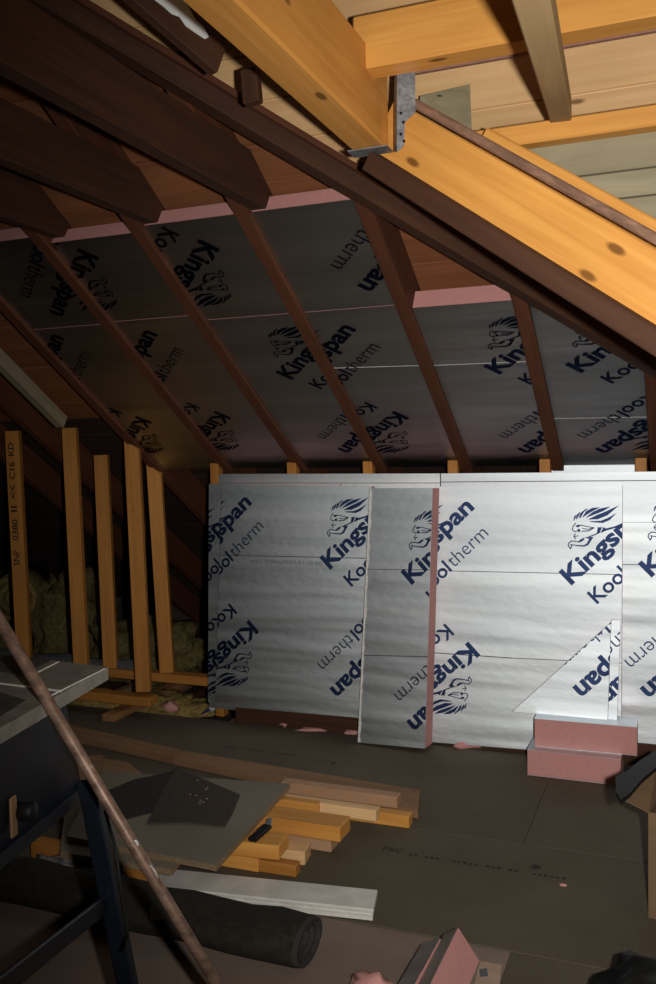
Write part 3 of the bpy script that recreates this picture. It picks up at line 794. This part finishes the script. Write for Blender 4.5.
# flat boards lying end to end
def flat_board(px, z, th, mat, name, label, cat, group=None):
    o = prism_px(name, [on_z(x, y, z) for x, y in px], th, mat); return tag(o, label, cat, group)
flat_board([(60, 722), (182, 750), (171, 757), (60, 733)], 0.028, 0.0275, LATH, 'floor_batten', 'brown flat batten on the floor, left piece running behind the saw', 'batten', 'brown battens end to end')
flat_board([(183, 750.5), (420, 790), (418, 811), (172, 757.5)], 0.028, 0.0275, LATH, 'floor_batten', 'long brown flat board on the floor running right to the timber pile', 'batten', 'brown battens end to end')
flat_board([(62, 757), (103, 755), (101, 778), (62, 782)], 0.02, 0.019, LATH, 'wood_offcut', 'small square brown offcut beside the saw body', 'offcut', 'small brown offcuts')
flat_board([(103, 758), (128, 762), (140, 772), (120, 776), (102, 771)], 0.02, 0.019, LATH, 'wood_offcut', 'small brown offcut right of the square one', 'offcut', 'small brown offcuts')

# timber pile
def timber(px, z0, L, Wd, Ht, mat, label, yaw=0.0):
    c = on_z(px[0], px[1], z0)
    m = Matrix.Translation(c) @ Matrix.Rotation(yaw, 4, 'Z')
    bm = bmesh.new(); bm_box(bm, (-L, 0, 0.0003), (0, Wd, Ht), 0.003)
    return tag(link('timber_offcut', done(bm, 'timber_offcut'), mat, None, m), label, 'timber', 'timber offcuts in the pile')
timber((397, 809), 0.029, 0.46, 0.05, 0.042, PINER, 'rosy pine offcut with a knot at its end, rearmost of the pile')
timber((409, 829), 0.0, 0.62, 0.045, 0.044, PINE, 'orange timber reaching farthest right in the pile')
timber((376, 822.5), 0.0448, 0.62, 0.045, 0.04, PINEP, 'pale pine offcut lying on the long orange timber')
timber((318, 815), 0.05, 0.30, 0.040, 0.036, PINE, 'thin orange offcut tucked under the chipboard sheet behind')
timber((340, 843), 0.046, 0.46, 0.10, 0.05, PINE, 'wide orange timber in the middle of the pile')
timber((331, 853), 0.0, 0.42, 0.07, 0.045, PINER, 'rosy offcut with end knot under the wide orange timber')
timber((279, 861), 0.046, 0.30, 0.10, 0.047, PINE, 'short orange block near the chipboard corner', rad(6))
timber((305, 866), 0.0, 0.30, 0.075, 0.045, PINEP, 'pale-ended orange block at the front of the pile', rad(8))
timber((258, 873), 0.0, 0.24, 0.045, 0.044, PINE, 'orange block end peeping out beneath the chipboard corner')
timber((296, 878), 0.0, 0.16, 0.04, 0.038, STUDW, 'dark orange block lowest at the front of the pile', rad(2))

# chipboard offcut sheets
def offcut_sheet(px, z, th, label):
    pts = [on_z(x, y, z) for x, y in px]; o = sum(pts, V((0, 0, 0))) / len(pts)
    root = empty('chipboard_sheet', V((o.x, o.y, z - th)), label, 'chipboard sheet', 'chipboard offcut sheets')
    prism_px('board_core', [p - V((0, 0, 0.001)) for p in pts], th - 0.001, CHIPE, root)
    prism_px('board_face', pts, 0.001, CHIPS, root)
    return root
ZS = 0.118
offcut_sheet([(102, 771), (290, 783.5), (216, 865), (66, 836)], ZS, 0.019, 'grey-topped chipboard sheet lying on the timber pile, carrying felt pieces')
offcut_sheet([(66, 800), (210, 820), (172, 869), (60, 852)], ZS - 0.0195, 0.019, 'second chipboard sheet showing under the front edge of the top one')
for i, (x, y) in enumerate(((100, 850), (90, 800), (150, 800))):
    c = on_z(x, y, ZS - 0.039); 
    o = beam('bearer', V((c.x - 0.25, c.y, 0.0392)), V((c.x + 0.2, c.y, 0.0392)), 0.05, 0.078, STUDW)
    tag(o, 'bearer hidden under the chipboard sheets, ' + ('front', 'middle', 'rear')[i] + ' one', 'timber', 'bearers under the chipboard')
flat_board([(99, 806), (108, 790), (135, 779), (170, 772), (178, 768), (172, 790), (152, 812), (128, 818), (98, 817)], ZS + 0.004, 0.0035, FELT, 'felt_piece', 'ragged black felt piece at the left on the chipboard sheet', 'felt', 'black felt pieces')
flat_board([(176, 767), (206, 780), (240, 794.5), (233, 812), (225, 826), (190, 822), (147, 822.5), (158, 800)], ZS + 0.008, 0.0035, FELT2, 'felt_piece', 'square-cut black felt piece with pale crumbs overlapping the other', 'felt', 'black felt pieces')
for i in range(9):
    x, y = random.uniform(178, 210), random.uniform(778, 806)
    tag(lump('sawdust_crumb', on_z(x, y, ZS + 0.0085), (0.005, 0.004, 0.002), CARDP, None, i, 0.3, 1), 'tiny pale crumb on the square-cut felt piece', 'crumb', 'crumbs on the felt')
# small knife in the gap
kr = empty('utility_knife', on_z(262, 836, 0.094), 'black and silver utility knife in the gap by the chipboard edge', 'knife')
a, b = on_z(252, 840, 0.10), on_z(268, 826, 0.10); cc = on_z(270, 818, 0.105)
beam('handle', a, b, 0.03, 0.014, BLACK, kr); beam('blade', b, cc, 0.018, 0.004, GALV, kr)

# white skirting board
sk = empty('skirting_board', on_z(300, 895, 0), 'length of white moulded skirting board lying on the floor', 'skirting board')
A, B = on_z(377.5, 890, 0.022), on_z(372.5, 914, 0.022)
wv = (B - A); lv = V((-1, 0, 0)) ; lv = (on_z(120, 864, 0.022) - A).normalized()
Ls = 0.98
prism_px('flat_face', [A, A + wv * 0.80, A + wv * 0.80 + lv * Ls, A + lv * Ls], 0.018, SKIRT, sk)
def strip_prof(f0, f1, z1, nm):
    a0 = A + wv * f0; a1 = A + wv * f1
    a0 = V((a0.x, a0.y, z1)); a1 = V((a1.x, a1.y, z1 - 0.003))
    prism_px(nm, [a0, a1, a1 + lv * Ls, a0 + lv * Ls], z1 - 0.006, SKIRT, sk)
strip_prof(0.802, 0.86, 0.017, 'moulding'); strip_prof(0.862, 0.93, 0.021, 'moulding'); strip_prof(0.932, 1.0, 0.015, 'moulding')

# felt roll
rr = empty('felt_roll', on_z(300, 960, 0), 'flattened roll of dark roofing felt lying across the foreground', 'felt roll')
R1 = on_z(294, 978, 0.0); rl_dir = V((-1, 0.02, 0)).normalized()
def flat_ring(c, d, rx, rz, n=28, wob=0.0):
    a = d.cross(zz).normalized()
    return [c + a * (rx * math.cos(2 * math.pi * k / n) * (1 + wob * math.sin(3.1 * k))) + zz * (rz * math.sin(2 * math.pi * k / n) + rz) for k in range(n)]
bm = bmesh.new(); c0 = V((R1.x, R1.y + 0.075, 0.0)); prev = None; n = 28
for i in range(22):
    c = c0 + rl_dir * (i * 0.09); ring = flat_ring(c, rl_dir, 0.085 + 0.005 * math.sin(i * 1.3), 0.055 + 0.003 * math.sin(i * 2.1), n)
    vs = [bm.verts.new(p - c0) for p in ring]
    if prev:
        for k in range(n): bm.faces.new((prev[k], prev[(k + 1) % n], vs[(k + 1) % n], vs[k]))
    prev = vs
bm.faces.new(prev)
link('outer_wrap', done(bm, 'outer_wrap', True), ROLLM, rr, Matrix.Translation(c0))
for k in range(4):
    bm = bmesh.new(); f = 0.97 - k * 0.22; off = rl_dir * (-0.012 + 0.010 * k)
    r1 = [p - c0 + off for p in flat_ring(c0, rl_dir, 0.085 * f, 0.055 * f)]; r2 = [p - c0 + off + rl_dir * 0.12 for p in flat_ring(c0, rl_dir, 0.085 * f, 0.055 * f)]
    sh = zz * (0.055 * (1 - f)); fi = 0.86
    r3 = [p - c0 + off for p in flat_ring(c0, rl_dir, 0.085 * f * fi, 0.055 * f * fi)]; sh3 = zz * (0.055 * (1 - f * fi))
    v1 = [bm.verts.new(p + sh) for p in r1]; v2 = [bm.verts.new(p + sh) for p in r2]; v3 = [bm.verts.new(p + sh3) for p in r3]
    v4 = [bm.verts.new(p + sh3 + rl_dir * 0.12) for p in r3]
    for j in range(28):
        q_ = (j + 1) % 28
        bm.faces.new((v1[j], v1[q_], v2[q_], v2[j])); bm.faces.new((v1[j], v3[j], v3[q_], v1[q_])); bm.faces.new((v3[j], v4[j], v4[q_], v3[q_]))
    link('inner_layer', done(bm, 'inner_layer', True), FELT, rr, Matrix.Translation(c0))
bmp = [on_z(150, 893, 0.128), on_z(225, 898, 0.132), on_z(300, 904, 0.129)]
# loose flap of felt on top
flat_board([(150, 905), (285, 912), (292, 928), (150, 919)], 0.116, 0.004, ROLLM, 'felt_flap', 'loose felt flap folded over the top of the felt roll', 'felt')

# polythene bundle by the saw leg
tag(lump('polythene_bundle', on_z(70, 872, 0.03), (0.16, 0.06, 0.045), PLASTIC, None, 3, 0.5, 4, 0.2, 3.0), 'crumpled grey polythene bundle behind the saw leg', 'plastic')

# ------------------------------------------------------------------ table saw
ZT = 0.85
saw = empty('table_saw', on_z(20, 1080, 0), 'old dark blue table saw with grey metal table at the left edge', 'table saw')
P = on_z(108, 667, ZT); Lf = on_z(0, 728, ZT); Bk = on_z(8, 655, ZT)
e1 = (Lf - P).normalized(); e2 = (Bk - P).normalized()
Lw, Lb = 0.85, 0.62
top = [P, P + e1 * Lw, P + e1 * Lw + e2 * Lb, P + e2 * Lb]
prism_px('table_top', top, 0.028, TABLE, saw)
def on_top(px, nm, th, mat): return prism_px(nm, [on_z(x, y, ZT + th) for x, y in px], th - 0.0002, mat, saw)
on_top([(0, 692), (26, 700), (0, 716)], 'table_insert', 0.0012, TABLED)
on_top([(8, 655), (52, 660), (22, 675), (-20, 668)], 'table_wing', 0.0012, TABLED)
on_top([(-10, 681), (62, 690), (62, 691.5), (-10, 682.5)], 'groove_line', 0.0010, SEAML)
for (x0, y0), (x1, y1), nd in (((104, 669), (40, 701), 30), ((58, 662), (30, 676), 14)):
    bm = bmesh.new()
    for i in range(nd):
        f = i / nd; p = on_z(x0 + (x1 - x0) * f, y0 + (y1 - y0) * f, ZT + 0.0008); bm_box(bm, p - V((0.0018, 0.0018, 0.0006)), p + V((0.0018, 0.0018, 0.0006)))
    link('rule_marks', done(bm, 'rule_marks'), SEAML, saw)
# body
def poly_solid(name, tp_, bt_, mat, parent, bevel=0.004):
    o = tp_[0]; bm = bmesh.new(); a = [bm.verts.new(p - o) for p in tp_]; b = [bm.verts.new(p - o) for p in bt_]
    bm.faces.new(a); bm.faces.new(b[::-1]); k = len(a)
    for i in range(k): bm.faces.new((a[i], a[(i + 1) % k], b[(i + 1) % k], b[i]))
    if bevel: bmesh.ops.bevel(bm, geom=list(bm.edges), offset=bevel, segments=2, affect='EDGES')
    return link(name, done(bm, name), mat, parent, Matrix.Translation(o))
zt, zb2 = ZT - 0.029, 0.605
k0 = on_z(67, 703, zt); kb = on_z(83, 788, zb2)
tp_ = [k0, k0 + e1 * 0.7, k0 + e1 * 0.7 + e2 * 0.42, k0 + e2 * 0.42]
bt_ = [kb, kb + e1 * 0.7, kb + e1 * 0.7 + e2 * 0.42, kb + e2 * 0.42]
body = poly_solid('saw_body', tp_, bt_, BLUE, saw)
nf = e1.cross(V((0, 0, 1))); nf = nf if nf.dot(CAM - k0) > 0 else -nf; nf.normalize()
lipa = kb + nf * 0.006
beam('body_lip', lipa, lipa + e1 * 0.7, 0.02, 0.028, BLUE, body)
kc = on_plane(18, 811, k0 + nf * 0.004, nf)
kc = on_plane(18, 811, (k0 + kb) / 2 + nf * 0.0, nf)
sl_ = beam('slot_plate', kc - zz * 0.04 + nf * 0.002 - e1 * -0.02, kc + zz * 0.035 + nf * 0.002 + e1 * 0.02, 0.022, 0.006, LATH, body, up=nf)
kn = tube('knob', [kc, kc + nf * 0.03, kc + nf * 0.034], [0.017, 0.017, 0.012], BLACK, body, 16)
# legs
la = on_z(92, 800, 0.60); lb_ = on_z(150, 1078, 0.0)
lg = beam('leg', la + V((0, 0, 0.05)), lb_, 0.042, 0.012, BLUE, saw, up=nf); 
beam('leg_flange', la + V((0, 0, 0.05)) - nf * 0.004 - e1 * -0.02, lb_ - nf * 0.004 + e1 * 0.02, 0.006, 0.04, BLUE, lg, up=nf)
l2 = la + e1 * 0.6; beam('leg', l2 + V((0, 0, 0.02)), lb_ + e1 * 0.75, 0.042, 0.012, BLUE, saw, up=nf)
l3 = la + e2 * 0.4; beam('leg', l3 + V((0, 0, 0.02)), lb_ + e2 * 0.45, 0.042, 0.012, BLUE, saw, up=nf)
l4 = la + e1 * 0.6 + e2 * 0.4; beam('leg', l4 + V((0, 0, 0.02)), lb_ + e1 * 0.75 + e2 * 0.45, 0.042, 0.012, BLUE, saw, up=nf)
mid = la.lerp(lb_, 0.36)
beam('brace', mid - nf * 0.008, on_plane(-30, 1012, mid, nf), 0.04, 0.010, BLUE, saw, up=nf)
cp = [la + nf * 0.02 + V((0.01, 0, -0.02)), at_t(116, 850, 1.80), at_t(122, 900, 1.80), at_t(128, 935, 1.80), at_t(122, 950, 1.80)]
tube('power_cable', cp, 0.0035, BLACK, saw, 8)

# leaning pipe
te = on_z(43, 704, ZT) + nf * 0.013
foot = on_z(292, 1110, 0.012)
dirp = (te - foot)
pr = empty('steel_pipe', foot, 'rusty paint-splashed steel pipe leaning on the saw table', 'pipe')
tube('pipe_tube', [foot, foot + dirp * 0.5, foot + dirp * 1.35], 0.0118, PIPE, pr, 18)
for f, l in ((0.595, 0.022), (0.665, 0.009)):
    c = foot + dirp * f; nrm = (CAM - c).normalized(); dd = dirp.normalized()
    bm = bmesh.new(); sdv = dd.cross(nrm).normalized()
    prev = None
    for i in range(7):
        t = (i - 3) / 3; wd = 0.6 * math.sqrt(max(0.0, 1 - t * t)) + 0.05; row = []
        for j in range(5):
            an = (j - 2) / 2 * wd + 0.25
            row.append(bm.verts.new(dd * (t * l) + (nrm * math.cos(an) + sdv * math.sin(an)) * 0.0122))
        if prev:
            for j in range(4): bm.faces.new((prev[j], prev[j + 1], row[j + 1], row[j]))
        prev = row
    link('paint_splash', done(bm, 'paint_splash', True), WHITEP, pr, Matrix.Translation(c))

# ------------------------------------------------------------------ foreground foam offcuts
def tilted(label, px_top, px_dir, z, roll, th, wd, L):
    a = on_z(*px_top, z); b = on_z(*px_dir, z)
    d = (b - a).normalized(); side = d.cross(zz).normalized()
    if side.dot(RT) < 0: side = -side
    pinkdir = (side * math.cos(roll) - zz * math.sin(roll)).normalized()     # along the pink face, away from the ridge
    foildir = (-side * math.sin(roll) - zz * math.cos(roll)).normalized()    # down the foil face
    root = empty('foam_offcut', a, label, 'foam offcut', 'foam offcuts in the foreground')
    def solid(nm, o, p, q, mat):
        vs = [o, o + p, o + p + q, o + q]; e = d * L
        bm = bmesh.new(); A_ = [bm.verts.new(v - a) for v in vs]; B_ = [bm.verts.new(v - a + e) for v in vs]
        bm.faces.new(A_); bm.faces.new(B_[::-1])
        for i in range(4): bm.faces.new((A_[i], A_[(i + 1) % 4], B_[(i + 1) % 4], B_[i]))
        link(nm, done(bm, nm), mat, root, Matrix.Translation(a))
    solid('foam_core', a + pinkdir * 0.001, pinkdir * (th - 0.002), foildir * wd, FOAM)
    solid('foil_facing', a, pinkdir * 0.001, foildir * wd, FOIL)
    solid('foil_backing', a + pinkdir * (th - 0.001), pinkdir * 0.001, foildir * wd, FOIL)
    return root
tilted('pink foam offcut tilted on edge at the bottom of the picture', (458, 927), (430, 984), 0.105, rad(55), 0.095, 0.045, 0.40)
tilted('dark foil-faced foam offcut just left of the pink one at the bottom', (440, 938), (411, 990), 0.080, rad(62), 0.05, 0.055, 0.36)
tag(lump('foam_chunk', on_z(372, 992, 0.02), (0.055, 0.045, 0.04), FOAM, None, 21, 0.5, 3, 0, 2.4), 'broken pink foam chunk at the bottom edge left of the offcuts', 'foam scrap')
cr = empty('cardboard_piece', on_z(490, 972, 0), 'small flat cardboard piece with a printed mark at the bottom edge', 'cardboard')
prism_px('card', [on_z(x, y, 0.004) for x, y in ((480, 961), (502, 965), (498, 1000), (470, 1000))], 0.0035, CARDP, cr)
prism_px('printed_mark', [on_z(x, y, 0.0044) for x, y in ((479, 969), (487, 968), (488, 976), (480, 977))], 0.0003, GINK, cr)

# cardboard box at the right edge
zbx = 0.30
c0 = on_z(649, 812, zbx)
bx = empty('cardboard_box', V((c0.x + 0.2, c0.y, 0)), 'open brown cardboard box with a folded-out flap at the right edge', 'box')
ang = rad(-10); bu = V((math.cos(ang), math.sin(ang), 0)); bv_ = V((-math.sin(ang), math.cos(ang), 0))
def panel(nm, a, b, z0, z1, th=0.004):
    beam(nm, V((a.x, a.y, (z0 + z1) / 2)), V((b.x, b.y, (z0 + z1) / 2)), th, z1 - z0, CARD, bx, bevel=0)
q0 = V((c0.x, c0.y, 0)); q1 = q0 + bu * 0.42; q2 = q1 + bv_ * 0.32; q3 = q0 + bv_ * 0.32
for a, b in ((q0, q1), (q1, q2), (q2, q3), (q3, q0)): panel('side_panel', a, b, 0.001, zbx)
fp = [V((q0.x, q0.y, zbx)), V((q3.x, q3.y, zbx)), on_z(660, 762, zbx + 0.01), on_z(623.5, 799, zbx + 0.02)]
strip3('flap', [V((q0.x, q0.y, zbx)), on_z(623.5, 799, zbx + 0.01), on_z(657, 764, zbx + 0.06), V((q3.x, q3.y, zbx))], 0.004, CARD, bx, V((0, 0, 1)))
o = strip3('black_band', [on_z(x, y, zbx + 0.075) for x, y in ((660, 748), (640, 760), (627, 771), (615.5, 776), (616, 792), (621, 800), (630, 793), (642, 779), (660, 764))], 0.012, BLACK, None, V((0, 0, 1)))  # flat black band laid just above the box flap
tag(o, 'flat black band over the flap of the cardboard box', 'plastic')
# black blob bottom right, a plain black rounded shape
tag(lump('black_blob', on_z(668, 1010, 0.05), (0.19, 0.13, 0.11), BLACK, None, 31, 0.35, 4, 0.5, 1.6), 'black blob at the bottom right corner', 'blob')
tag(lump('red_scrap', on_z(563, 885, 0.003), (0.012, 0.006, 0.004), FOAM, None, 41, 0.5, 2), 'tiny pink scrap alone on the bare floor at right', 'foam scrap')
